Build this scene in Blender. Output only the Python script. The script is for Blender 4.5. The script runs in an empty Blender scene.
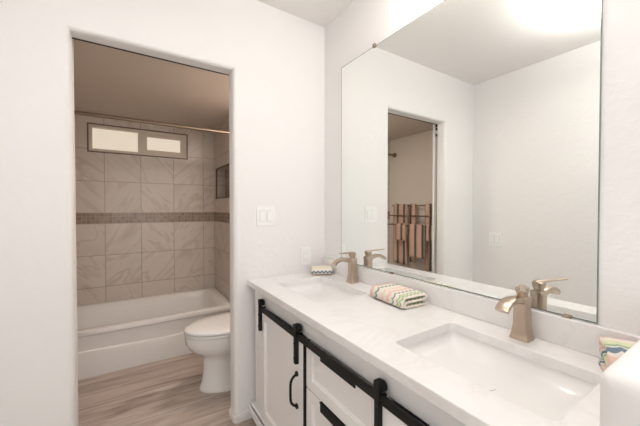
import bpy, bmesh, math, random
from mathutils import Vector, Matrix
R = math.radians
S = bpy.context.scene
C = S.collection
random.seed(7)

# ------------------------------------------------------------------ camera
cam_d = bpy.data.cameras.new('camera')
cam_d.sensor_width = 36.0
cam_d.lens = 300.17 / 640 * 36
cam_d.clip_start = 0.02
cam = bpy.data.objects.new('camera', cam_d)
C.objects.link(cam)
cam.location = (-1.1199, -1.6914, 1.2292)
cam.rotation_euler = (R(90 - 0.933), 0, R(-32.65))
S.camera = cam

# ------------------------------------------------------------------ world, lights, exposure
w = bpy.data.worlds.new('world'); S.world = w; w.use_nodes = True
w.node_tree.nodes['Background'].inputs[0].default_value = (0.85, 0.93, 1.0, 1)
w.node_tree.nodes['Background'].inputs[1].default_value = 1.0
S.view_settings.view_transform = 'Standard'
S.view_settings.look = 'None'
S.view_settings.gamma = 1.0
S.view_settings.use_curve_mapping = False
S.view_settings.exposure = 0.07

def area(name, loc, target, sx, sy, power, col):
    l = bpy.data.lights.new(name, 'AREA'); l.shape = 'RECTANGLE'; l.size = sx; l.size_y = sy
    l.energy = power; l.color = col
    o = bpy.data.objects.new(name, l); C.objects.link(o); o.location = loc
    o.rotation_euler = (Vector(target) - Vector(loc)).to_track_quat('-Z', 'Y').to_euler()
    return o
LX, LY = -1.08, -1.22                             # added flush ceiling lamp, unseen (fixture built further down)
# cool daylight fill added behind the camera; no window is built there
area('daylight_fill', (-.80, -3.1, 1.25), (-.80, 0, .9), 1.3, 2.0, 13.5, (0.95, 1.0, 1.0))
# unseen ceiling lamp added to light the room; its uplight brightens the ceiling
area('added_ceiling_lamp_light', (LX, LY, 2.335), (LX, LY, 0), 0.3, 0.3, 1.0, (1.0, 0.965, 0.94))
area('added_ceiling_uplight', (LX, LY, 2.27), (LX, LY, 3), 0.5, 0.5, 9.5, (1.0, 0.985, 0.965))
# warm bulbs of an added, unseen vanity light bar (fixture built further down)
for vy in (-1.32, -1.10, -.88):
    l = bpy.data.lights.new('added_vanity_bulb', 'POINT'); l.energy = 2.9; l.color = (1.0, .93, .87); l.shadow_soft_size = .03
    o = bpy.data.objects.new('added_vanity_bulb', l); C.objects.link(o); o.location = (-.125, vy, 2.25)
# unseen lamp added to brighten the toilet room (fixture built further down)
area('added_toilet_lamp_light', (-.25, 0.50, 2.06), (-.50, 0.52, 0), 0.25, 0.25, 7.5, (1.0, 0.87, 0.77))

# ------------------------------------------------------------------ materials
def new_mat(name):
    m = bpy.data.materials.new(name); m.use_nodes = True
    nt = m.node_tree
    return m, nt, nt.nodes['Principled BSDF']
def N(nt, t, **kw):
    n = nt.nodes.new(t)
    for k, v in kw.items(): setattr(n, k, v)
    return n
def L(nt, a, b): nt.links.new(a, b)
def rgb(h):
    return tuple(((c / 255) / 12.92 if c / 255 <= .04045 else ((c / 255 + .055) / 1.055) ** 2.4) for c in h) + (1,)
def bump(nt, p, height, strength, dist):
    b = N(nt, 'ShaderNodeBump'); b.inputs['Strength'].default_value = strength; b.inputs['Distance'].default_value = dist
    L(nt, height, b.inputs['Height']); L(nt, b.outputs[0], p.inputs['Normal'])
def math_(nt, op, a, b=None, c=None):
    n = N(nt, 'ShaderNodeMath', operation=op)
    for i, v in enumerate((a, b, c)):
        if v is None: continue
        if isinstance(v, (int, float)): n.inputs[i].default_value = v
        else: L(nt, v, n.inputs[i])
    return n.outputs[0]
def ramp(nt, fac, stops, interp='LINEAR'):
    r = N(nt, 'ShaderNodeValToRGB'); r.color_ramp.interpolation = interp
    e = r.color_ramp.elements
    while len(e) > 1: e.remove(e[0])
    e[0].position, e[0].color = stops[0]
    for pos, col in stops[1:]:
        x = e.new(pos); x.color = col
    L(nt, fac, r.inputs[0]); return r.outputs[0]
def mixc(nt, fac, a, b, mode='MIX'):
    n = N(nt, 'ShaderNodeMix', data_type='RGBA', blend_type=mode)
    for i, v in ((0, fac), (6, a), (7, b)):
        if isinstance(v, (int, float)): n.inputs[i].default_value = v
        elif isinstance(v, tuple): n.inputs[i].default_value = v
        else: L(nt, v, n.inputs[i])
    return n.outputs[2]
def noise(nt, vec, scale, detail=3, rough=.5, dist=0):
    n = N(nt, 'ShaderNodeTexNoise'); n.inputs['Scale'].default_value = scale; n.inputs['Detail'].default_value = detail
    n.inputs['Roughness'].default_value = rough; n.inputs['Distortion'].default_value = dist
    if vec is not None: L(nt, vec, n.inputs['Vector'])
    return n.outputs[0]
def objco(nt): return N(nt, 'ShaderNodeTexCoord').outputs['Object']

def plaster(name, col, strength=.13):
    m, nt, p = new_mat(name)
    co = objco(nt)
    a = noise(nt, co, 26, 4, .55, .4)
    h = ramp(nt, a, [(.42, (0, 0, 0, 1)), (.6, (1, 1, 1, 1))])
    p.inputs['Base Color'].default_value = col
    p.inputs['Roughness'].default_value = .75
    p.inputs['Specular IOR Level'].default_value = .3
    bump(nt, p, h, strength, .004)
    return m
M = {}
M['wall'] = plaster('white_wall_plaster', (.88, .865, .855, 1))
M['ceiling'] = plaster('ceiling_plaster', (.90, .87, .85, 1), .10)
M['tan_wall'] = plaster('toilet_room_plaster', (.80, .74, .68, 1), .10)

def simple(name, col, rough=.5, metal=0, spec=.5, noise_amt=.03, nscale=30, bmp=0, coat=0):
    m, nt, p = new_mat(name)
    co = objco(nt)
    n = noise(nt, co, nscale, 3)
    c2 = tuple(max(0, x * (1 - noise_amt * 2)) for x in col[:3]) + (1,)
    L(nt, mixc(nt, n, c2, tuple(col[:3]) + (1,)), p.inputs['Base Color'])
    p.inputs['Roughness'].default_value = rough; p.inputs['Metallic'].default_value = metal
    p.inputs['Specular IOR Level'].default_value = spec
    p.inputs['Coat Weight'].default_value = coat
    if bmp: bump(nt, p, n, bmp, .001)
    return m
M['cabinet'] = simple('white_cabinet_paint', (.93, .91, .90), .4, noise_amt=.01)
M['black'] = simple('matte_black_metal', (.009, .009, .0085), .5, 0, .3, .1, 60)
M['nickel'] = simple('brushed_nickel', (.55, .445, .355), .30, 1, .5, .04, 80)
M['nickel_dark'] = simple('nickel_shadowed_socket', (.10, .085, .075), .4, 1)
M['bronze'] = simple('warm_brushed_metal', (.36, .28, .21), .5, 1)
M['porcelain'] = simple('white_porcelain', (.90, .885, .87), .12, 0, .5, .005, 10, coat=.3)
M['acrylic'] = simple('white_tub_acrylic', (.86, .83, .80), .25, 0, .5, .005, 10)
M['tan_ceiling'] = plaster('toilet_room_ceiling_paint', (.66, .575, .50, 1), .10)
M['plastic'] = simple('white_switch_plastic', (.93, .925, .915), .35, noise_amt=.005)
M['outletgap'] = simple('outlet_slot_grey', (.62, .60, .58), .6)
M['vinyl'] = simple('cream_vinyl_frame', (.72, .64, .55), .45, noise_amt=.01)
M['edge'] = simple('brown_tile_edge_trim', (.17, .12, .09), .5)
M['paintwhite'] = simple('white_trim_paint', (.84, .82, .80), .45, noise_amt=.01)
M['mirror_edge'] = simple('mirror_glass_edge', (.22, .26, .23), .3)
m, nt, p = new_mat('mirror_silver'); M['mirror'] = m
n = noise(nt, objco(nt), 2, 1)
L(nt, mixc(nt, n, (.90, .925, .905, 1), (.92, .935, .92, 1)), p.inputs['Base Color'])
p.inputs['Metallic'].default_value = 1; p.inputs['Roughness'].default_value = 0.0
def emit(name, col, s):
    m, nt, p = new_mat(name)
    n = noise(nt, objco(nt), 6, 2)
    c = mixc(nt, n, tuple(x * .95 for x in col) + (1,), tuple(col) + (1,))
    L(nt, c, p.inputs['Emission Color']); p.inputs['Emission Strength'].default_value = s
    p.inputs['Base Color'].default_value = (.5, .5, .5, 1); p.inputs['Roughness'].default_value = .5
    return m
M['frosted'] = emit('backlit_frosted_glass', (1.0, .86, .68), .55)
M['lampglass'] = emit('lit_opal_glass', (1.0, .95, .90), 1.5)

# white quartz
m, nt, p = new_mat('white_quartz'); M['quartz'] = m
co = objco(nt)
v = noise(nt, co, 3.2, 6, .6, 1.2)
vein = math_(nt, 'ABSOLUTE', math_(nt, 'SUBTRACT', v, .5))
vc = ramp(nt, vein, [(0, (.835, .81, .795, 1)), (.02, (.87, .85, .84, 1)), (.06, (.88, .865, .855, 1))])
cl = noise(nt, co, 9, 4)
L(nt, mixc(nt, math_(nt, 'MULTIPLY', cl, .35), vc, (.85, .83, .82, 1)), p.inputs['Base Color'])
p.inputs['Roughness'].default_value = .22

# plank floor, boards running along x
m, nt, p = new_mat('grey_brown_plank_floor'); M['planks'] = m
co = objco(nt)
br = N(nt, 'ShaderNodeTexBrick'); br.offset = .37; br.offset_frequency = 1
br.inputs['Scale'].default_value = 1; br.inputs['Brick Width'].default_value = 1.2; br.inputs['Row Height'].default_value = .155
br.inputs['Mortar Size'].default_value = .0014; br.inputs['Color1'].default_value = (0, 0, 0, 1); br.inputs['Color2'].default_value = (1, 1, 1, 1)
br.inputs['Mortar'].default_value = (.5, .5, .5, 1)
L(nt, co, br.inputs['Vector'])
sep = N(nt, 'ShaderNodeSeparateXYZ'); L(nt, co, sep.inputs[0])
cmb = N(nt, 'ShaderNodeCombineXYZ')
L(nt, math_(nt, 'MULTIPLY', sep.outputs[0], .12), cmb.inputs[0])
L(nt, sep.outputs[1], cmb.inputs[1])
bw = N(nt, 'ShaderNodeRGBToBW'); L(nt, br.outputs['Color'], bw.inputs[0])
L(nt, math_(nt, 'MULTIPLY', bw.outputs[0], 7), cmb.inputs[2])
g1 = noise(nt, cmb.outputs[0], 13, 6, .62, .9)
g2 = noise(nt, cmb.outputs[0], 60, 4, .6)
base = ramp(nt, g1, [(.30, rgb((112, 95, 84))), (.43, rgb((182, 166, 154))), (.56, rgb((214, 201, 190))), (.70, rgb((228, 219, 212)))])
fine = mixc(nt, math_(nt, 'MULTIPLY', g2, .5), base, rgb((150, 132, 120)))
tone = mixc(nt, math_(nt, 'MULTIPLY', bw.outputs[0], .35), fine, rgb((196, 178, 166)))
L(nt, mixc(nt, br.outputs['Fac'], tone, rgb((120, 98, 86))), p.inputs['Base Color'])
p.inputs['Roughness'].default_value = .45
bump(nt, p, g2, .08, .001)

# marble-look wall tiles; axis 0 = wall along x, 1 = wall along y
def tile_mat(name, axis, ou, oz, tw=.295, th=.298):
    m, nt, p = new_mat(name)
    sep = N(nt, 'ShaderNodeSeparateXYZ'); L(nt, objco(nt), sep.inputs[0])
    u = math_(nt, 'SUBTRACT', sep.outputs[axis], ou - 20 * tw); v = math_(nt, 'SUBTRACT', sep.outputs[2], oz - 20 * th)
    cmb = N(nt, 'ShaderNodeCombineXYZ'); L(nt, u, cmb.inputs[0]); L(nt, v, cmb.inputs[1])
    br = N(nt, 'ShaderNodeTexBrick'); br.offset = 0; br.inputs['Scale'].default_value = 1
    br.inputs['Brick Width'].default_value = tw; br.inputs['Row Height'].default_value = th
    br.inputs['Mortar Size'].default_value = .0028; br.inputs['Mortar Smooth'].default_value = .1
    L(nt, cmb.outputs[0], br.inputs['Vector'])
    idc = N(nt, 'ShaderNodeCombineXYZ')
    L(nt, math_(nt, 'FLOOR', math_(nt, 'DIVIDE', u, tw)), idc.inputs[0]); L(nt, math_(nt, 'FLOOR', math_(nt, 'DIVIDE', v, th)), idc.inputs[1])
    wn = N(nt, 'ShaderNodeTexWhiteNoise', noise_dimensions='2D'); L(nt, idc.outputs[0], wn.inputs['Vector'])
    rot = N(nt, 'ShaderNodeVectorRotate', rotation_type='Z_AXIS'); L(nt, cmb.outputs[0], rot.inputs['Vector'])
    ang = math_(nt, 'MULTIPLY', math_(nt, 'SIGN', math_(nt, 'SUBTRACT', wn.outputs['Value'], .45)), .85)
    L(nt, ang, rot.inputs['Angle'])
    st = N(nt, 'ShaderNodeMapping'); st.inputs['Scale'].default_value = (1.0, 4.0, 1); L(nt, rot.outputs[0], st.inputs['Vector'])
    add = N(nt, 'ShaderNodeVectorMath', operation='ADD'); L(nt, st.outputs[0], add.inputs[0])
    sc = N(nt, 'ShaderNodeVectorMath', operation='SCALE'); L(nt, wn.outputs['Color'], sc.inputs[0]); sc.inputs['Scale'].default_value = 9
    L(nt, sc.outputs[0], add.inputs[1])
    v1 = noise(nt, add.outputs[0], 1.0, 4, .55, .8)
    c = ramp(nt, v1, [(.30, rgb((200, 186, 175))), (.37, rgb((212, 201, 191))), (.46, rgb((219, 209, 200))), (.492, rgb((203, 190, 179))), (.525, rgb((219, 209, 200))), (.64, rgb((215, 204, 195))), (.70, rgb((196, 182, 171)))])
    L(nt, mixc(nt, br.outputs['Fac'], c, rgb((172, 156, 146))), p.inputs['Base Color'])
    p.inputs['Roughness'].default_value = .3
    bump(nt, p, math_(nt, 'SUBTRACT', 1, br.outputs['Fac']), .3, .001)
    return m
M['tile_x_up'] = tile_mat('marble_tile_back_upper', 0, -.416, 1.183)
M['tile_x_lo'] = tile_mat('marble_tile_back_lower', 0, -.416, 1.083)
M['tile_y_up'] = tile_mat('marble_tile_side_upper', 1, 1.79, 1.183)
M['tile_y_lo'] = tile_mat('marble_tile_side_lower', 1, 1.79, 1.083)
def mosaic(name, axis):
    m, nt, p = new_mat(name)
    sep = N(nt, 'ShaderNodeSeparateXYZ'); L(nt, objco(nt), sep.inputs[0])
    cmb = N(nt, 'ShaderNodeCombineXYZ')
    L(nt, math_(nt, 'ADD', sep.outputs[axis], 10), cmb.inputs[0]); L(nt, math_(nt, 'SUBTRACT', sep.outputs[2], 1.083 - 10 * .0333), cmb.inputs[1])
    br = N(nt, 'ShaderNodeTexBrick'); br.offset = 0.0; br.inputs['Scale'].default_value = 1
    br.inputs['Brick Width'].default_value = .0333; br.inputs['Row Height'].default_value = .0333
    br.inputs['Mortar Size'].default_value = .0022; br.inputs['Color1'].default_value = rgb((142, 124, 110)); br.inputs['Color2'].default_value = rgb((176, 160, 146))
    br.inputs['Mortar'].default_value = rgb((188, 172, 160))
    L(nt, cmb.outputs[0], br.inputs['Vector'])
    nn = noise(nt, objco(nt), 35, 2)
    L(nt, mixc(nt, math_(nt, 'MULTIPLY', nn, .5), br.outputs['Color'], rgb((142, 118, 104))), p.inputs['Base Color'])
    p.inputs['Roughness'].default_value = .25
    return m
M['mosaic_x'] = mosaic('stone_mosaic_back', 0)
M['mosaic_y'] = mosaic('stone_mosaic_side', 1)

# terry towel, stripes across u, scalloped along v (UV in metres)
def towel_mat(name, stops, period, amp, sc, swap=False):
    m, nt, p = new_mat(name)
    uv = N(nt, 'ShaderNodeTexCoord').outputs['UV']
    sep = N(nt, 'ShaderNodeSeparateXYZ'); L(nt, uv, sep.inputs[0])
    pp = math_(nt, 'ABSOLUTE', math_(nt, 'SINE', math_(nt, 'MULTIPLY', sep.outputs[0 if swap else 1], math.pi / sc)))
    u2 = math_(nt, 'ADD', sep.outputs[1 if swap else 0], math_(nt, 'MULTIPLY', pp, amp))
    f = math_(nt, 'FRACT', math_(nt, 'DIVIDE', u2, period))
    c = ramp(nt, f, stops, 'CONSTANT')
    nn = noise(nt, objco(nt), 220, 2)
    c = mixc(nt, math_(nt, 'MULTIPLY', nn, .22), c, rgb((226, 206, 192)))
    L(nt, c, p.inputs['Base Color']); p.inputs['Roughness'].default_value = .95
    p.inputs['Specular IOR Level'].default_value = .1
    bump(nt, p, nn, .5, .003)
    return m
pink, cream, green, tan, sage = rgb((226, 180, 164)), rgb((232, 216, 196)), rgb((38, 58, 54)), rgb((206, 166, 138)), rgb((160, 164, 136))
M['towel'] = towel_mat('striped_bath_towel', [(0, pink), (.26, cream), (.36, tan), (.50, pink), (.60, cream), (.64, green), (.95, cream)], .098, .017, .033)
white, navy, lgreen, coral, lemon = rgb((242, 234, 222)), rgb((92, 124, 146)), rgb((160, 186, 150)), rgb((244, 204, 190)), rgb((226, 230, 190))
M['cloth'] = towel_mat('striped_wash_cloth', [(0, white), (.07, lgreen), (.105, lemon), (.15, lgreen), (.18, white), (.28, navy), (.31, white), (.40, coral), (.48, white), (.58, coral), (.62, white), (.77, navy), (.80, lgreen), (.83, white), (.92, coral)], .215, .010, .022)
M['cloth_roll'] = towel_mat('pink_blue_wash_cloth', [(0, coral), (.22, white), (.28, coral), (.40, white), (.46, navy), (.56, white), (.60, lgreen), (.68, lemon), (.85, white)], .13, .008, .03, True)
M['cloth_pale'] = towel_mat('pale_scalloped_wash_cloth', [(0, coral), (.07, white), (.10, navy), (.19, white), (.36, lemon), (.55, white), (.80, coral)], .13, .009, .024, True)

# ------------------------------------------------------------------ mesh helpers
class MB:
    def __init__(s): s.bm = bmesh.new(); s.uv = None; s.mi = 0
    def _set(s, faces, mi):
        for f in faces: f.material_index = mi
    def box(s, x0, x1, y0, y1, z0, z1, bev=0, seg=2, mi=0):
        r = bmesh.ops.create_cube(s.bm, size=1)
        vs = r['verts']
        for v in vs:
            v.co = Vector(((x0 + x1) / 2 + v.co.x * (x1 - x0), (y0 + y1) / 2 + v.co.y * (y1 - y0), (z0 + z1) / 2 + v.co.z * (z1 - z0)))
        fs = list({f for v in vs for f in v.link_faces}); s._set(fs, mi)
        if bev:
            es = list({e for v in vs for e in v.link_edges})
            rr = bmesh.ops.bevel(s.bm, geom=es, offset=bev, segments=seg, profile=.5, affect='EDGES')
            s._set(rr['faces'], mi)
        return s
    def loft(s, rings, cap0=True, cap1=True, closed=True, mi=0):
        vr = [[s.bm.verts.new(p) for p in r] for r in rings]
        n = len(rings[0]); fs = []
        for a, b in zip(vr, vr[1:]):
            for i in range(n if closed else n - 1):
                j = (i + 1) % n
                fs.append(s.bm.faces.new((a[i], a[j], b[j], b[i])))
        if cap0: fs.append(s.bm.faces.new(vr[0][::-1]))
        if cap1: fs.append(s.bm.faces.new(vr[-1]))
        s._set(fs, mi)
        return s
    def cyl(s, p0, p1, r, seg=20, r1=None, mi=0):
        p0, p1 = Vector(p0), Vector(p1); d = (p1 - p0).normalized()
        a = d.orthogonal().normalized(); b = d.cross(a)
        r1 = r if r1 is None else r1
        rg = lambda c, q: [c + (a * math.cos(t) + b * math.sin(t)) * q for t in [2 * math.pi * i / seg for i in range(seg)]]
        return s.loft([rg(p0, r), rg(p1, r1)], mi=mi)
    def tube(s, pts, r, seg=12, rs=None):
        pts = [Vector(p) for p in pts]; rings = []; up = None
        for i, p in enumerate(pts):
            t = (pts[min(i + 1, len(pts) - 1)] - pts[max(i - 1, 0)]).normalized()
            if up is None: up = t.orthogonal().normalized()
            up = (up - t * up.dot(t)).normalized(); b = t.cross(up)
            q = rs[i] if rs else r
            rings.append([p + (up * math.cos(a) + b * math.sin(a)) * q for a in [2 * math.pi * k / seg for k in range(seg)]])
        return s.loft(rings)
    def prism(s, poly, axis, a0, a1, mi=0):
        # poly of 2D points in the two axes other than `axis`, in xyz order
        def P(q, a):
            l = list(q); l.insert(axis, a); return Vector(l)
        return s.loft([[P(q, a0) for q in poly], [P(q, a1) for q in poly]], mi=mi)
    def build(s, name, mat, parent=None, smooth=False, auto=None, sub=0):
        bm = s.bm
        bmesh.ops.recalc_face_normals(bm, faces=bm.faces[:])
        me = bpy.data.meshes.new(name); bm.to_mesh(me); bm.free()
        for mm in (mat if isinstance(mat, (list, tuple)) else [mat]): me.materials.append(M[mm])
        if smooth:
            for q in me.polygons: q.use_smooth = True
            if auto: me.set_sharp_from_angle(angle=R(auto))
        o = bpy.data.objects.new(name, me); C.objects.link(o)
        if sub:
            md = o.modifiers.new('sub', 'SUBSURF'); md.levels = sub; md.render_levels = sub
        if parent:
            o.parent = parent
            if parent.type == 'EMPTY' or True:
                o.matrix_parent_inverse = world(parent).inverted()
        return o
def world(o):
    m = Matrix.Translation(o.location) @ o.rotation_euler.to_matrix().to_4x4()
    if o.parent: m = world(o.parent) @ o.matrix_parent_inverse @ m
    return m
def tag(o, label=None, cat=None, group=None, kind=None):
    if label: o['label'] = label
    if cat: o['category'] = cat
    if group: o['group'] = group
    if kind: o['kind'] = kind
    return o
def thing(name, loc, label, cat, group=None):
    o = bpy.data.objects.new(name, None); C.objects.link(o); o.location = loc; o.empty_display_size = .05
    return tag(o, label, cat, group)
def struct(o, label, cat):
    return tag(o, label, cat, None, 'structure')
def copy_tree(o, parent=None):
    c = o.copy(); C.objects.link(c)
    if parent: c.parent = parent
    for ch in list(o.children): copy_tree(ch, c)
    return c

# ------------------------------------------------------------------ the setting
XL, YF, H, HT = -1.773, -3.2, 2.44, 2.105      # left wall, wall behind the camera, ceilings
WT = .136                                        # thickness of the wall with the doorway
JL, JR, JZ = -1.328, -.614, 2.010                # door opening
YB, XA, YT = 1.79, -.297, 1.03                   # tub back wall, tub side wall, tub front
struct(MB().box(XL - .1, .1, YF - .1, 2.0, -.1, 0).build('floor', 'planks'), 'grey brown wood plank floor of bathroom and toilet room', 'floor')
struct(MB().box(XL - .1, .1, YF - .1, WT, H, H + .1).build('ceiling', 'ceiling'), 'white ceiling over the vanity area', 'ceiling')
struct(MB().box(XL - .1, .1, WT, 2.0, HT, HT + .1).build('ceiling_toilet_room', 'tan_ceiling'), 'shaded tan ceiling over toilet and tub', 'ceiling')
struct(MB().box(0, .1, YF, 0, 0, H).build('wall_right', 'wall'), 'white textured wall behind the mirror', 'wall')
struct(MB().box(XL - .1, XL, YF, 0, 0, H).build('wall_left', 'wall'), 'white wall opposite the mirror, seen in the mirror', 'wall')
struct(MB().box(XL - .1, XL, WT, YT + .09, 0, HT).build('wall_toilet_left', 'tan_wall'), 'tan toilet room wall behind the towel rack', 'wall')
struct(MB().box(XL - .1, .1, YF - .1, YF, 0, H).build('wall_front', 'wall'), 'white wall behind the camera', 'wall')

# wall with the doorway: front skin with rounded edges, pocket gap, rear skin
b = MB()
U = [(XL - .1, 0), (JL, 0), (JL, JZ), (JR, JZ), (JR, 0), (.1, 0), (.1, H), (XL - .1, H)]
b.prism(U, 1, 0, .085)
bmesh.ops.recalc_face_normals(b.bm, faces=b.bm.faces[:])
es = []
for e in b.bm.edges:
    p, q = e.verts[0].co, e.verts[1].co
    if abs(p.y) < 1e-5 and abs(q.y) < 1e-5 and all(JL - 1e-4 <= c.x <= JR + 1e-4 and c.z <= JZ + 1e-4 for c in (p, q)) and e.calc_length() > .3:
        if not (abs(p.z) < 1e-5 and abs(q.z) < 1e-5): es.append(e)
bmesh.ops.bevel(b.bm, geom=es, offset=.026, segments=6, profile=.5, affect='EDGES')
U2 = [(XL - .1, 0), (XL + .02, 0), (XL + .02, JZ + .05), (JR + .02, JZ + .05), (JR + .02, 0), (.1, 0), (.1, H), (XL - .1, H)]
b.prism(U2, 1, .085, .118)
b.prism([(q[0] + (.02 if q[0] == JR else 0), q[1] + (.03 if q[1] == JZ else 0)) for q in U], 1, .118, WT)
struct(b.build('wall_back', 'wall', smooth=True, auto=40), 'white textured wall with the doorway and rounded drywall corners', 'wall')
# pocket door slid into the wall, with its roller hanger and pull
d = struct(thing('door_1', (JL - .2, .1015, 0), None, None), 'white pocket door slid into the left side of doorway', 'door')
MB().box(XL + .025, JL - .035, .090, .113, .012, JZ + .005, .002).build('door_panel', 'paintwhite', d)
MB().box(JL - .05, JL - .012, .0895, .1135, JZ - .045, JZ - .030).box(JL - .05, JL - .012, .0895, .1135, JZ - .10, JZ - .085).box(JL - .05, JL - .012, .0895, .1135, JZ - .012, JZ + .004).build('roller_hanger', 'black', d)
MB().box(XL + .03, JR + .01, .087, .106, JZ + .002, JZ + .046).build('trim_track', 'black', d)

# baseboard, running round the right jamb
b = MB()
for (o, z0, z1) in ((.010, 0, .034), (.006, .034, .044)):
    b.prism([(JR - o, .085), (JR - o, .016 - o), (JR + .016 - o, -o), (-.0, -o), (-.0, 0), (JR + .026, 0), (JR, .026), (JR, .085)], 2, z0, z1)
struct(b.build('baseboard_back', 'paintwhite'), 'low white baseboard wrapping the right door jamb', 'baseboard')
b = MB()
for (o, z0, z1) in ((.012, 0, .045), (.008, .045, .06)):
    b.prism([(XL, -o), (JL + o, -o), (JL + o, .084), (JL, .084), (JL, 0), (XL, 0)], 2, z0, z1)
struct(b.build('baseboard_left', 'paintwhite'), 'low white baseboard left of the doorway', 'baseboard')

# toilet side wall and tub alcove
struct(MB().box(-.06, .1, WT, YT - .06, 0, HT).build('wall_toilet_right', 'tan_wall'), 'tan wall behind the toilet tank', 'wall')
# tub back wall with window opening
WX0, WX1, WZ0, WZ1 = -1.424, -.576, 1.752, 2.012
b = MB()
def wall_y(x0, x1, z0, z1, mi): b.box(x0, x1, YB, YB + .12, z0, z1, mi=mi)
wall_y(XL - .1, .1, 0, 1.083, 1)
wall_y(XL - .1, .1, 1.083, 1.183, 2)
wall_y(XL - .1, .1, 1.183, WZ0, 0)
wall_y(XL - .1, WX0, WZ0, WZ1, 0); wall_y(WX1, .1, WZ0, WZ1, 0); wall_y(XL - .1, .1, WZ1, HT, 0)
struct(b.build('wall_tub_back', ['tile_x_up', 'tile_x_lo', 'mosaic_x']), 'marble tiled wall with mosaic band above the tub', 'wall')
# right side wall with niche
NY0, NY1, NZ0, NZ1 = 1.20, 1.715, 1.335, 1.655
b = MB()
def wall_x(x0, x1, y0, y1, z0, z1, mi): b.box(x0, x1, y0, y1, z0, z1, mi=mi)
XA2 = -.06
wall_x(XA, XA2, YT - .06, YB, 0, 1.083, 1)
wall_x(XA, XA2, YT - .06, YB, 1.083, 1.183, 2)
wall_x(XA, XA2, YT - .06, YB, 1.183, NZ0, 0)
wall_x(XA, XA2, YT - .06, NY0, NZ0, NZ1, 0); wall_x(XA, XA2, NY1, YB, NZ0, NZ1, 0)
wall_x(XA, XA2, YT - .06, YB, NZ1, HT, 0)
wall_x(XA + .10, XA2, NY0, NY1, NZ0, NZ1, 2)
struct(b.build('wall_tub_right', ['tile_y_up', 'tile_y_lo', 'mosaic_y']), 'tiled side wall of the tub with recessed niche', 'wall')
b = MB()
b.box(XL - .1, XL, YT + .09, YB, 0, 1.083, mi=1).box(XL - .1, XL, YT + .09, YB, 1.083, 1.183, mi=2).box(XL - .1, XL, YT + .09, YB, 1.183, HT, mi=0)
struct(b.build('wall_tub_left', ['tile_y_up', 'tile_y_lo', 'mosaic_y']), 'tiled wall at the left end of the tub', 'wall')
def frame_rect(mb, plane, at0, at1, u0, u1, z0, z1, t):
    for (a, c, e, f) in ((u0, u1, z0, z0 + t), (u0, u1, z1 - t, z1), (u0, u0 + t, z0 + t, z1 - t), (u1 - t, u1, z0 + t, z1 - t)):
        if plane == 'y': mb.box(a, c, at0, at1, e, f)
        else: mb.box(at0, at1, a, c, e, f)
    return mb
struct(frame_rect(MB(), 'x', XA - .003, XA + .012, NY0 - .006, NY1 + .006, NZ0 - .006, NZ1 + .006, .010).build('trim_1', 'edge'), 'dark edging round the tiled niche', 'trim')
# window
wn = struct(thing('window_1', ((WX0 + WX1) / 2, YB, WZ0), None, None), 'wide low sliding window with frosted panes above the tub', 'window')
frame_rect(MB(), 'y', YB - .004, YB + .02, WX0 - .004, WX1 + .004, WZ0 - .004, WZ1 + .004, .011).build('window_edging', 'edge', wn)
fr = frame_rect(MB(), 'y', YB + .004, YB + .09, WX0 + .006, WX1 - .006, WZ0 + .006, WZ1 - .006, .026).build('window_frame', 'vinyl', wn)
xm = -1.005
MB().box(xm - .022, xm + .022, YB + .012, YB + .06, WZ0 + .03, WZ1 - .03, .003).build('meeting_rail', 'vinyl', wn)
sh = frame_rect(MB(), 'y', YB + .018, YB + .045, xm + .02, WX1 - .03, WZ0 + .03, WZ1 - .03, .036).build('sliding_sash', 'vinyl', wn)
MB().box(xm + .05, WX1 - .06, YB + .030, YB + .036, WZ0 + .06, WZ1 - .06).build('pane', 'frosted', wn)
MB().box(WX0 + .03, xm - .02, YB + .052, YB + .058, WZ0 + .03, WZ1 - .03).build('pane', 'frosted', wn)
# half-height wall at the near end of the vanity, rounded corners
struct(MB().box(-.554, -.0, -1.668, -1.545, 0, 1.0, .022, 6).build('wall_partition', 'wall', smooth=True, auto=40), 'white half wall with rounded corners at the near end of vanity', 'wall')

# ------------------------------------------------------------------ vanity
CZ = .813
van = thing('vanity_cabinet', (-.25, -.77, 0), 'white shaker vanity cabinet with black barn door rail under the white countertop', 'cabinet')
FX = -.505
b = MB()
for (x0, x1, y0, y1, z0, z1) in ((FX + .02, -.004, -.061, -.045, .10, CZ - .032), (FX + .02, -.004, -1.535, -1.519, .10, CZ - .032), (FX + .02, -.004, -1.519, -.061, .10, .116),
                                 (-.012, -.004, -1.519, -.061, .116, CZ - .032), (FX + .02, -.012, -.648, -.634, .116, .60), (FX + .02, -.012, -1.066, -1.052, .116, .60)):
    b.box(x0, x1, y0, y1, z0, z1)                                      # carcass panels
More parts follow.
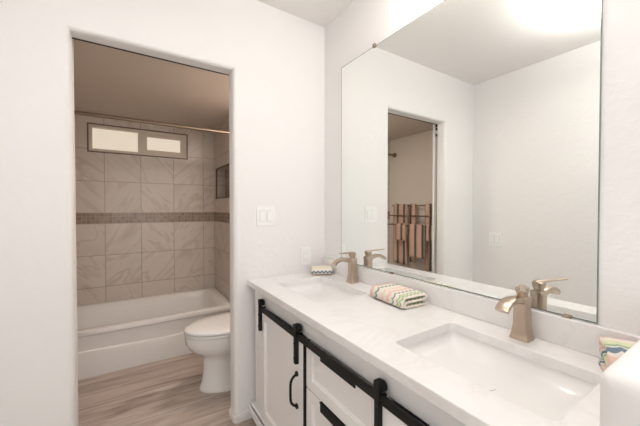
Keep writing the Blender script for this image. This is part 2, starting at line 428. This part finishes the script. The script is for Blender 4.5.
# face frame
b.box(FX, FX + .02, -.040, -.185, .10, CZ - .031); b.box(FX + .013, FX + .02, -.6, -.640, .125, .70)
b.box(FX, FX + .02, -1.052, -1.09, .125, .70); b.box(FX, FX + .02, -1.48, -1.54, .10, CZ - .031)
b.box(FX, FX + .02, -.185, -1.48, .70, CZ - .031); b.box(FX, FX + .02, -.185, -1.48, .10, .125)
b.build('body', 'cabinet', van)
b = MB()
b.box(FX - .030, -.01, -.014, -1.54, .050, .082, .004); b.box(FX - .018, -.01, -.026, -1.54, .082, .100, .005)
b.build('base_moulding', 'cabinet', van)
for (x0, x1) in ((FX - .012, FX + .05), (-.08, -.02)):
    for (y0, y1) in ((-.03, -.095), (-1.475, -1.535)):
        MB().box(x0, x1, min(y0, y1), max(y0, y1), 0, .05, .003).build('foot', 'cabinet', van)
def shaker(mb, xf, y0, y1, z0, z1, st=.052, dep=.010, th=.02):
    # front faces -x; frame with a bevelled step down to the panel
    ya, yb = min(y0, y1), max(y0, y1)
    R4 = lambda x, i: [Vector((x, ya + i, z0 + i)), Vector((x, yb - i, z0 + i)), Vector((x, yb - i, z1 - i)), Vector((x, ya + i, z1 - i))]
    mb.loft([R4(xf + th, 0), R4(xf + .001, 0), R4(xf, .001), R4(xf, st), R4(xf + dep * .6, st + .002), R4(xf + dep * .6, st + .006), R4(xf + dep, st + .009)])
    return mb
def barn_door(y0, y1, straps, hy):
    dr = shaker(MB(), FX - .020, y0, y1, .105, .69).build('door', 'cabinet', van)
    for sy in straps:
        s = MB()
        s.box(FX - .036, FX - .031, sy - .009, sy + .009, .580, .742, .0015)
        s.box(FX - .031, FX - .020, sy - .009, sy + .009, .580, .680)
        s.box(FX - .037, FX - .012, sy - .012, sy + .012, .714, .746, .003)
        s.cyl((FX - .028, sy, .727), (FX - .008, sy, .727), .0165, 20)
        for z in (.605, .665): s.cyl((FX - .036, sy, z), (FX - .039, sy, z), .005, 10)
        s.build('hanger', 'black', dr)
    MB().box(FX - .019, FX + .012, y1 - .0085, y1 - .0005, .105, .69).build('gap_shade_strip', 'black', dr)  # black strip added to stand for the shade in the gap beside the door
    h = MB(); pts = []
    for i in range(17):
        t = i / 16; z = .395 + .138 * t; o = .030 * (1 - abs(2 * t - 1) ** 5)
        pts.append((FX - .022 - o, hy, z))
    h.tube(pts, .0055, 10)
    for z in (.395, .533): h.cyl((FX - .019, hy, z), (FX - .026, hy, z), .011, 14)
    h.build('handle', 'black', dr, smooth=True, auto=50)
barn_door(-.172, -.634, (-.187, -.590), -.585)
barn_door(-1.058, -1.508, (-1.078, -1.488), -1.083)
def drawer(z0, z1, top_slot=True):
    ya, yb, xf = -1.046, -.6445, FX - .010
    dr = shaker(MB(), xf, ya, yb, z0, z1, .042, .008, .018)
    o = dr.build('drawer', 'cabinet', van)
    s = MB()
    s.box(xf - .0035, xf + .012, -.957, -.752, z1 - (.034 if z1 > .6 else .036), z1 + .001, .001)
    s.box(xf - .006, xf + .012, -.957, -.752, z1 - .002, z1 + .002)
    s.build('edge_pull', 'black', o)
drawer(.506, .690); drawer(.302, .500); drawer(.128, .296)
b = MB(); b.box(FX - .0295, FX - .0215, -1.51, -.178, .684, .712, .001)
for y in (-.187, -.59, -1.078, -1.488): b.cyl((FX - .022, y, .698), (FX, y, .698), .006, 10)
b.build('rail', 'black', van)

# countertop with two sink cut-outs
SX0, SX1 = -.425, -.128
SK = ((-.580, -.158), (-1.452, -1.032))
xs = [-.5376, SX0, SX1, -.0015]; ys = [-1.543, SK[1][0], SK[1][1], SK[0][0], SK[0][1], -.0015]
b = MB(); g = [[b.bm.verts.new((x, y, CZ)) for y in ys] for x in xs]
fs = []
for i in range(3):
    for j in range(5):
        if i == 1 and j in (1, 3): continue
        fs.append(b.bm.faces.new((g[i][j], g[i + 1][j], g[i + 1][j + 1], g[i][j + 1])))
r = bmesh.ops.extrude_face_region(b.bm, geom=fs)
for v in [q for q in r['geom'] if isinstance(q, bmesh.types.BMVert)]: v.co.z -= .030
bmesh.ops.recalc_face_normals(b.bm, faces=b.bm.faces[:])
hole = [e for e in b.bm.edges if abs(e.verts[0].co.z - e.verts[1].co.z) > .02 and SX0 - .01 < e.verts[0].co.x < SX1 + .01
        and any(abs(e.verts[0].co.y - q) < .001 for s in SK for q in s)]
bmesh.ops.bevel(b.bm, geom=hole, offset=.022, segments=5, profile=.5, affect='EDGES')
top = [e for e in b.bm.edges if all(abs(v.co.z - CZ) < 1e-5 for v in e.verts) and len(e.link_faces) == 2 and abs(e.link_faces[0].normal.z - e.link_faces[1].normal.z) > .5 or False]
b.bm.normal_update()
top = [e for e in b.bm.edges if all(abs(v.co.z - CZ) < 1e-5 for v in e.verts) and len(e.link_faces) == 2 and any(abs(f.normal.z) < .3 for f in e.link_faces)]
bmesh.ops.bevel(b.bm, geom=top, offset=.003, segments=2, profile=.5, affect='EDGES')
ct = b.build('countertop', 'quartz')
tag(ct, 'long white quartz countertop with two sink openings on the vanity', 'countertop')
bs = MB().box(-.021, -.0005, -1.543, -.002, CZ + .0003, .8985, .002).build('backsplash', 'quartz')
tag(bs, 'white quartz backsplash strip standing along wall under the mirror', 'backsplash')

def rrect(x0, x1, y0, y1, z, r, n=5):
    pts = []
    for cx, cy, a0 in ((x1 - r, y1 - r, 0), (x0 + r, y1 - r, 90), (x0 + r, y0 + r, 180), (x1 - r, y0 + r, 270)):
        for k in range(n + 1):
            a = R(a0 + 90 * k / n); pts.append(Vector((cx + r * math.cos(a), cy + r * math.sin(a), z)))
    return pts
def sink(y0, y1, label):
    t = thing('sink', ((SX0 + SX1) / 2, (y0 + y1) / 2, CZ - .105), label, 'sink', 'undermount sinks in the white countertop')
    b = MB(); x0, x1 = SX0 - .004, SX1 + .004; y0 -= .004; y1 += .004; zt = CZ - .0305
    cx, cy = (x0 + x1) / 2, (y0 + y1) / 2
    def rr(i, z, r): return rrect(x0 + i, x1 - i, y0 + i, y1 - i, z, r)
    b.loft([rr(.02, zt - .075, .03), rr(-.012, zt - .055, .03), rr(-.012, zt - .012, .03), rr(-.02, zt - .010, .03), rr(-.02, zt, .03), rr(0, zt, .028), rr(.003, zt - .012, .028),
            rr(.012, zt - .028, .032), rr(.030, zt - .040, .034), rr(.06, zt - .047, .03), rr(.11, zt - .052, .02)], cap0=True)
    b.build('basin', 'porcelain', t, smooth=True, auto=60)
    MB().cyl((cx, cy, zt - .0522), (cx, cy, zt - .0505), .022, 24).build('drain_cover', 'porcelain', t, smooth=True, auto=40)
sink(SK[0][0], SK[0][1], 'rectangular white undermount sink nearer the doorway wall')
sink(SK[1][0], SK[1][1], 'rectangular white undermount sink nearer the half wall')

# faucets
def sq(cx, cy, z, hx, hy, r=.006, n=3): return rrect(cx - hx, cx + hx, cy - hy, cy + hy, z, r, n)
def faucet(y, turn, label):
    x = -.062
    t = thing('faucet', (x, y, CZ), label, 'faucet', 'single lever faucets behind the sinks')
    prof = [(0, .0255, .0275), (.005, .026, .028), (.007, .0245, .0265), (.02, .0225, .024), (.045, .020, .0205), (.075, .020, .0195), (.100, .0205, .0190), (.120, .022, .019), (.132, .023, .019), (.136, .021, .017)]
    MB().loft([sq(x, y, CZ + z, hx, hy) for z, hx, hy in prof]).build('body', 'nickel', t, smooth=True, auto=45)
    # arched ribbon spout
    b = MB(); rings = []
    P = [(.005, .112), (-.022, .126), (-.048, .134), (-.075, .1345), (-.098, .1305), (-.117, .122), (-.128, .111)]
    for i, (dx, z) in enumerate(P):
        q0, q1 = P[max(i - 1, 0)], P[min(i + 1, len(P) - 1)]
        tv = Vector((q1[0] - q0[0], 0, q1[1] - q0[1])).normalized(); nv = Vector((-tv.z, 0, tv.x)); 
        if nv.z < 0: nv = -nv
        hw = .0155 + .003 * (i / 6); hh = .0115 - .004 * (i / 6)
        c = Vector((x + dx, y, CZ + z))
        ring = []
        for (a, bb) in ((1, 1), (1, .55), (1, -.55), (1, -1), (-1, -1), (-1, -.55), (-1, .55), (-1, 1)):
            k = 1 if abs(bb) < 1 else .7
            ring.append(c + nv * hh * a * k + Vector((0, 1, 0)) * hw * bb)
        rings.append(ring)
    b.loft(rings)
    b.build('spout', 'nickel', t, smooth=True, auto=50)
    MB().loft([sq(x, y, CZ + z, h, h, .004) for z, h in ((.136, .0125), (.141, .012), (.148, .0145), (.157, .0160), (.164, .0155), (.167, .012))]).build('handle_hub', 'nickel', t, smooth=True, auto=45)
    b = MB(); rings = []; ca, sa = math.cos(R(turn)), math.sin(R(turn))
    for (dx, z, hw, hh) in ((.015, .1655, .009, .0045), (0, .167, .0095, .005), (-.03, .169, .0075, .004), (-.07, .171, .007, .0035), (-.100, .173, .008, .003), (-.108, .1735, .007, .0025)):
        rings.append([Vector((x + dx * ca - a * hw * sa, y + dx * sa + a * hw * ca, CZ + z + c * hh)) for a, c in ((1, .5), (.7, 1), (-.7, 1), (-1, .5), (-1, -.5), (-.7, -1), (.7, -1), (1, -.5))])
    b.loft(rings)
    b.build('lever', 'nickel', t, smooth=True, auto=50)
faucet(-.377, 12, 'brushed nickel faucet behind the sink nearer the doorway wall')
faucet(-1.237, 24, 'brushed nickel faucet behind the sink nearer the half wall')

# mirror with clips
mr = thing('wall_mirror', (0, -.8, .903), 'large square frameless mirror on wall above the backsplash', 'mirror')
MB_e = frame_rect(MB(), 'x', -.0043, -.0008, -1.4046, -.194, .902, 2.093, .0028)
MB_e.build('polished_edge', 'mirror_edge', mr)
b = MB(); b.box(-.004, -.0008, -1.402, -.1966, .9046, 2.0904)
for f in b.bm.faces: f.material_index = 0 if f.normal.x < -.5 else 1
b.bm.normal_update()
for f in b.bm.faces: f.material_index = 0 if f.calc_center_median().x < -.0039 else 1
b.build('mirror_glass', ['mirror', 'mirror_edge'], mr)
for y in (-.489, -1.11):
    MB().box(-.011, -.001, y - .010, y + .010, 2.086, 2.104, .002).build('clip', 'bronze', mr)
for y in (-.62, -1.165, -1.335):
    MB().box(-.011, -.001, y - .011, y + .011, .899, .907, .0015).build('clip', 'bronze', mr)

# ------------------------------------------------------------------ switches and outlet
def plate(loc, face, wd, ht, gangs, label, cat, name):
    t = thing(name, loc, label, cat)
    # local frame: u across, z up, n outwards
    n = Vector((0, -1, 0)) if face == 'y' else Vector((1, 0, 0))
    def bx(mb, u0, u1, z0, z1, d0, d1, bev=0):
        if face == 'y': mb.box(loc[0] + u0, loc[0] + u1, loc[1] - d1, loc[1] - d0, loc[2] + z0, loc[2] + z1, bev)
        else: mb.box(loc[0] + d0, loc[0] + d1, loc[1] + u0, loc[1] + u1, loc[2] + z0, loc[2] + z1, bev)
    b = MB(); bx(b, -wd / 2, wd / 2, -ht / 2, ht / 2, .0003, .006, .0025); b.build('cover_plate', 'plastic', t)
    for g in range(gangs):
        c = (g - (gangs - 1) / 2) * .046
        b = MB(); bx(b, c - .018, c + .018, -.035, .035, .0045, .0062); b.build('gap_frame' if cat != 'outlet' else 'receptacle_frame', 'outletgap', t)
        b = MB(); bx(b, c - .0168, c + .0168, -.0335, .0335, .005, .009, .0012); rk = b.build('rocker' if cat != 'outlet' else 'receptacle', 'plastic', t)
        if cat == 'outlet':
            for zc in (-.019, .019):
                b = MB()
                bx(b, c - .008, c - .0055, zc - .004, zc + .005, .0088, .0093); bx(b, c + .0055, c + .008, zc - .004, zc + .005, .0088, .0093)
                bx(b, c - .002, c + .002, zc - .011, zc - .008, .0088, .0093)
                b.build('socket', 'outletgap', rk)
plate((-.423, 0, 1.182), 'y', .118, .118, 2, 'white double rocker light switch on wall right of the doorway', 'light switch', 'light_switch')
plate((-.148, 0, .918), 'y', .072, .116, 1, 'white wall outlet just above countertop in the corner', 'outlet', 'wall_outlet')
plate((XL, -.221, .938), 'x', .118, .125, 2, 'white double light switch on left wall, seen in mirror', 'light switch', 'light_switch')

# ------------------------------------------------------------------ cloths
def ribbon(name, mat, path, width, th, parent=None, origin=(0, 0, 0), rotz=0, u_off=0, v_off=0, smooth=True, wob=0, nw=8):
    """path: 2D (a, z) points, swept along local y by width; UV = metres across / along."""
    bm = bmesh.new(); uvl = bm.loops.layers.uv.new('UVMap')
    P = [Vector((p[0], p[1])) for p in path]; n = len(P); Ld = [0]
    for a, b_ in zip(P, P[1:]): Ld.append(Ld[-1] + (b_ - a).length)
    nor = []
    for i in range(n):
        t = (P[min(i + 1, n - 1)] - P[max(i - 1, 0)]).normalized(); nor.append(Vector((-t.y, t.x)))
    info = {}
    grid = {}
    for side in (1, -1):
        for i in range(n):
            for k in range(nw + 1):
                e = k / nw
                edge = 1 - .35 * (abs(2 * e - 1) ** 8)
                q = P[i] + nor[i] * side * th / 2 * edge
                dz = wob * math.sin(i * .9 + k * 1.3) 
                v = bm.verts.new((q.x + dz, (e - .5) * width + wob * .8 * math.sin(i * .55 + side), q.y))
                grid[side, i, k] = v; info[v] = (e * width + u_off, Ld[-1] - Ld[i] + v_off)
    def F(vs):
        f = bm.faces.new(vs); f.smooth = smooth
        for l in f.loops: l[uvl].uv = info[l.vert]
    for i in range(n - 1):
        for k in range(nw):
            F((grid[1, i, k], grid[1, i, k + 1], grid[1, i + 1, k + 1], grid[1, i + 1, k]))
            F((grid[-1, i, k], grid[-1, i + 1, k], grid[-1, i + 1, k + 1], grid[-1, i, k + 1]))
        F((grid[1, i, 0], grid[1, i + 1, 0], grid[-1, i + 1, 0], grid[-1, i, 0]))
        F((grid[1, i, nw], grid[-1, i, nw], grid[-1, i + 1, nw], grid[1, i + 1, nw]))
    for i in (0, n - 1):
        for k in range(nw):
            F((grid[1, i, k], grid[-1, i, k], grid[-1, i, k + 1], grid[1, i, k + 1]))
    bmesh.ops.recalc_face_normals(bm, faces=bm.faces[:])
    me = bpy.data.meshes.new(name); bm.to_mesh(me); bm.free(); me.materials.append(M[mat])
    o = bpy.data.objects.new(name, me); C.objects.link(o); o.location = origin; o.rotation_euler = (0, 0, rotz)
    return o
def arc(cx, cz, r, a0, a1, n=6): return [(cx + r * math.cos(R(a0 + (a1 - a0) * i / n)), cz + r * math.sin(R(a0 + (a1 - a0) * i / n))) for i in range(n + 1)]
def line(p, q, n=6): return [(p[0] + (q[0] - p[0]) * i / n, p[1] + (q[1] - p[1]) * i / n) for i in range(n)]
def fold_path(wd, s=.011):
    # S-fold seen from its end: bottom layer, bend at the left, middle, bend at the right, top, hanging over the left
    h = wd / 2
    p = line((h - .010, s * .5), (-h + .022, s * .5)) + arc(-h + .022, s * 1.15, s * .65, 270, 90)
    p += line((-h + .03, s * 1.9), (h - .02, s * 2.05))[0:6] + arc(h - .022, s * 2.75, s * .7, -90, 90)
    p += line((h - .03, s * 3.45), (-h + .028, s * 3.4)) + arc(-h + .026, s * 1.95, s * 1.45, 90, 165)
    p += [(-h + .002, s * .55)]
    return p
tag(ribbon('washcloth', 'cloth', fold_path(.148, .0138), .212, .0115, origin=(-.103, -.752, CZ + .001), rotz=R(-4), wob=.001, nw=14),
    'folded striped washcloth on the counter between the two faucets', 'washcloth', 'folded washcloths on the countertop')
tag(ribbon('washcloth', 'cloth_pale', fold_path(.11, .0115), .13, .010, origin=(-.088, -.098, CZ + .001), rotz=R(62), u_off=.03, wob=.001),
    'folded scalloped washcloth in the corner below the wall outlet', 'washcloth', 'folded washcloths on the countertop')
tag(ribbon('washcloth', 'cloth_roll', fold_path(.10, .021), .085, .018, origin=(-.092, -1.481, CZ + .001), rotz=R(25), u_off=.0, v_off=-.004, wob=.001),
    'folded pink and blue washcloth partly hidden by the half wall', 'washcloth', 'folded washcloths on the countertop')

# ------------------------------------------------------------------ toilet
TY = .435
to = thing('toilet', (-.45, TY, 0), 'white elongated toilet with closed lid beside the tub', 'toilet')
def egg(xf, xb, hw, z, n=32, sq_=2.3):
    # elongated outline: pointed-round towards -x (front), squarer at the back
    cx = xb - (xb - xf) * .42; pts = []
    for i in range(n):
        a = 2 * math.pi * i / n; c, s = math.cos(a), math.sin(a)
        rx = (xb - cx) if c > 0 else (cx - xf); e = sq_ if c > 0 else 2.0
        X = abs(c) ** (2 / e) * (1 if c > 0 else -1); Y = abs(s) ** (2 / e) * (1 if s > 0 else -1)
        pts.append(Vector((cx + rx * X, TY + hw * Y, z)))
    return pts
MB().loft([egg(-.722, -.20, .128, 0), egg(-.726, -.20, .130, .008), egg(-.722, -.20, .127, .022), egg(-.708, -.20, .118, .06), egg(-.698, -.20, .112, .14), egg(-.700, -.20, .116, .20),
           egg(-.706, -.19, .121, .228), egg(-.735, -.19, .143, .254), egg(-.780, -.19, .167, .288), egg(-.805, -.185, .179, .33), egg(-.812, -.18, .183, .368), egg(-.810, -.18, .182, .384), egg(-.79, -.19, .165, .388)]
          ).build('bowl', 'porcelain', to, smooth=True, auto=60)
MB().loft([egg(-.79, -.28, .165, .3885), egg(-.815, -.27, .184, .391), egg(-.817, -.27, .186, .400), egg(-.812, -.27, .182, .405), egg(-.78, -.28, .156, .406)]).build('seat', 'porcelain', to, smooth=True, auto=60)
MB().loft([egg(-.775, -.29, .150, .4065), egg(-.780, -.285, .154, .4125), egg(-.816, -.265, .186, .4135), egg(-.819, -.265, .188, .420), egg(-.813, -.268, .184, .429), egg(-.785, -.285, .162, .437), egg(-.70, -.33, .10, .443), egg(-.60, -.42, .04, .444)]).build('lid', 'porcelain', to, smooth=True, auto=60)
MB().box(-.275, -.235, TY - .09, TY + .09, .388, .43, .008, 3).build('hinge', 'porcelain', to, smooth=True, auto=40)
MB().box(-.265, -.075, TY - .20, TY + .20, .372, .735, .03, 5).build('tank', 'porcelain', to, smooth=True, auto=40)
MB().box(-.275, -.068, TY - .21, TY + .21, .736, .768, .012, 4).build('tank_lid', 'porcelain', to, smooth=True, auto=40)
MB().cyl((-.265, TY - .14, .68), (-.285, TY - .14, .68), .012).box(-.292, -.284, TY - .15, TY - .07, .673, .687, .003).build('flush_lever', 'nickel', to)
for sgn in (-1, 1):
    MB().cyl((-.46, TY + sgn * .100, .215), (-.46, TY + sgn * .128, .215), .016, 20, .012).build('bolt_cap', 'porcelain', to, smooth=True, auto=40)

# ------------------------------------------------------------------ bathtub
tub = thing('bathtub', ((XL + XA) / 2, (YT + YB) / 2, 0), 'white alcove bathtub with bowed apron along the tiled wall', 'bathtub')
TX0, TX1, TZ = XL + .003, XA - .003, .342
b = MB()
nx = 40
def apron_y(x, z):
    s = (x - TX0) / (TX1 - TX0)
    return YT
rim0 = rrect(TX0, TX1, YT, YB - .003, TZ - .02, .004, 4)
def rr(i, z, r, fy=0): return rrect(TX0 + i, TX1 - i, YT + i + fy, YB - .003 - i, z, r, 4)
b.loft([rr(.008, 0, .006), rr(.008, TZ - .042, .006), rr(.0, TZ - .036, .008), rr(.0, TZ - .010, .008), rr(.004, TZ - .003, .01), rr(.012, TZ, .012), rr(.062, TZ, .07), rr(.074, TZ - .008, .08), rr(.095, TZ - .06, .09),
        rr(.125, .12, .10), rr(.16, .075, .10), rr(.24, .062, .08)])
b.build('shell', 'acrylic', tub, smooth=True, auto=35)
# apron panel: a lower field standing proud, its top edge sweeping up to the right end
b = MB(); ra, rb_ = [], []
n = 40
def topz(x):
    s = (x - TX0) / (TX1 - TX0)
    return .186 + .012 * math.cos(s * 3) + .075 * max(0, (s - .62) / .38) ** 1.6
for i in range(n + 1):
    x = TX0 + .002 + (TX1 - TX0 - .004) * i / n; zt = topz(x)
    ra.append([Vector((x, YT + .009, .001)), Vector((x, YT - .006, .001)), Vector((x, YT - .006, zt - .014)), Vector((x, YT - .003, zt - .004)), Vector((x, YT + .003, zt)), Vector((x, YT + .009, zt + .003))])
b.loft(ra)
b.build('apron_panel', 'acrylic', tub, smooth=True, auto=35)
MB().cyl((-1.0, 1.41, .0615), (-1.0, 1.41, .066), .03, 24).build('drain', 'nickel', tub)

# shower rod
rod = thing('shower_rod', (-1.0, YT, 1.905), 'thin brushed metal shower rod across the tub opening', 'shower rod')
MB().cyl((XL + .002, YT + .005, 1.905), (XA - .001, YT + .005, 1.905), .0125, 20).build('tube', 'bronze', rod, smooth=True, auto=40)
for (x, s) in ((XL, 1), (XA, -1)):
    MB().cyl((x + s * .0005, YT + .005, 1.905), (x + s * .012, YT + .005, 1.905), .03, 24).cyl((x + s * .012, YT + .005, 1.905), (x + s * .03, YT + .005, 1.905), .018, 24).build('flange', 'bronze', rod, smooth=True, auto=40)

# ------------------------------------------------------------------ towel rack (seen in the mirror) and towels
RY0, RY1 = .315, .995
rk = thing('towel_rack', (XL, .7, .50), 'tiered dark metal towel rack on the toilet room wall, seen in mirror', 'towel rack')
bars = ((XL + .075, 1.260), (XL + .115, 1.140), (XL + .160, 1.030))
for y in (RY0, RY1):
    MB().box(XL + .0005, XL + .012, y - .010, y + .010, .95, 1.29, .003).build('post', 'bronze', rk)
    for (x, z) in bars: MB().cyl((XL + .012, y, z - .0), (x, y, z), .006, 12).build('arm', 'bronze', rk)
for (x, z) in bars: MB().cyl((x, RY0 - .01, z), (x, RY1 + .01, z), .007, 14).build('bar', 'bronze', rk, smooth=True, auto=40)
def hang_path(xb, zb, front, back, r=.013):
    p = line((xb - r, zb - back), (xb - r, zb), 10) + arc(xb, zb, r, 180, 0, 8)
    q = line((xb + r, zb), (xb + r, zb - front), 14)[1:] + [(xb + r, zb - front)]
    return p + q
def towel(bar, y0, y1, front, back, label, uo, mat='towel', r=.0135, th=.009):
    x, z = bars[bar]
    o = ribbon('towel', mat, hang_path(0, 0, front, back, r), y1 - y0, th, origin=(x, (y0 + y1) / 2, z), u_off=uo, wob=.0015, nw=10)
    return tag(o, label, 'towel', 'towels on the rack')
towel(0, .750, .968, .71, .62, 'wide long striped bath towel at the tub end of the towel rack, in mirror', .02)
towel(0, .635, .712, .66, .58, 'narrow long striped towel behind the middle of the towel rack, in mirror', .005)
towel(0, .405, .497, .72, .60, 'long striped towel at the door end of the towel rack, in mirror', .05)
towel(2, .437, .655, .355, .28, 'wide striped hand towel at the centre front of the towel rack, in mirror', .045)
towel(2, .705, .852, .18, .14, 'short striped washcloth over the front bar at the tub end, in mirror', .01)
towel(2, .328, .412, .155, .13, 'short striped washcloth over the front bar at the door end, in mirror', .03)

# ------------------------------------------------------------------ lamps added out of view to go with the light sources above
cl = thing('added_ceiling_lamp', (LX, LY, H), 'added round flush ceiling lamp out of view over the vanity aisle', 'lamp')
MB().cyl((LX, LY, H - .025), (LX, LY, H - .0005), .17, 32).build('base', 'nickel', cl)
MB().loft([[Vector((LX + r_ * math.cos(a), LY + r_ * math.sin(a), z)) for a in [2 * math.pi * i / 32 for i in range(32)]] for r_, z in ((.16, H - .025), (.155, H - .05), (.12, H - .075), (.05, H - .09))]).build('shade', 'lampglass', cl, smooth=True)

vb = thing('added_vanity_light', (0, -1.08, 2.34), 'added long nickel vanity light bar out of view above the mirror', 'lamp')
MB().box(-.03, -.0005, -1.42, -.78, 2.325, 2.395, .006).build('back_plate', 'nickel', vb)
for y in (-1.32, -1.10, -.88):
    MB().cyl((-.03, y, 2.36), (-.08, y, 2.36), .012, 14).build('arm', 'nickel', vb)
    MB().loft([[Vector((-.125 + r_ * math.cos(a), y + r_ * math.sin(a), z)) for a in [2 * math.pi * i / 24 for i in range(24)]] for r_, z in ((.03, 2.385), (.045, 2.375), (.055, 2.34), (.06, 2.295))]).build('shade', 'lampglass', vb, smooth=True, auto=50)
tl = thing('added_ceiling_lamp', (-.25, .5, HT), 'added small round ceiling lamp out of view over the toilet', 'lamp')
MB().cyl((-.25, .5, HT - .02), (-.25, .5, HT - .0005), .12, 32).build('base', 'nickel', tl)
MB().cyl((-.25, .5, HT - .032), (-.25, .5, HT - .02), .105, 32, .11).build('shade', 'lampglass', tl)
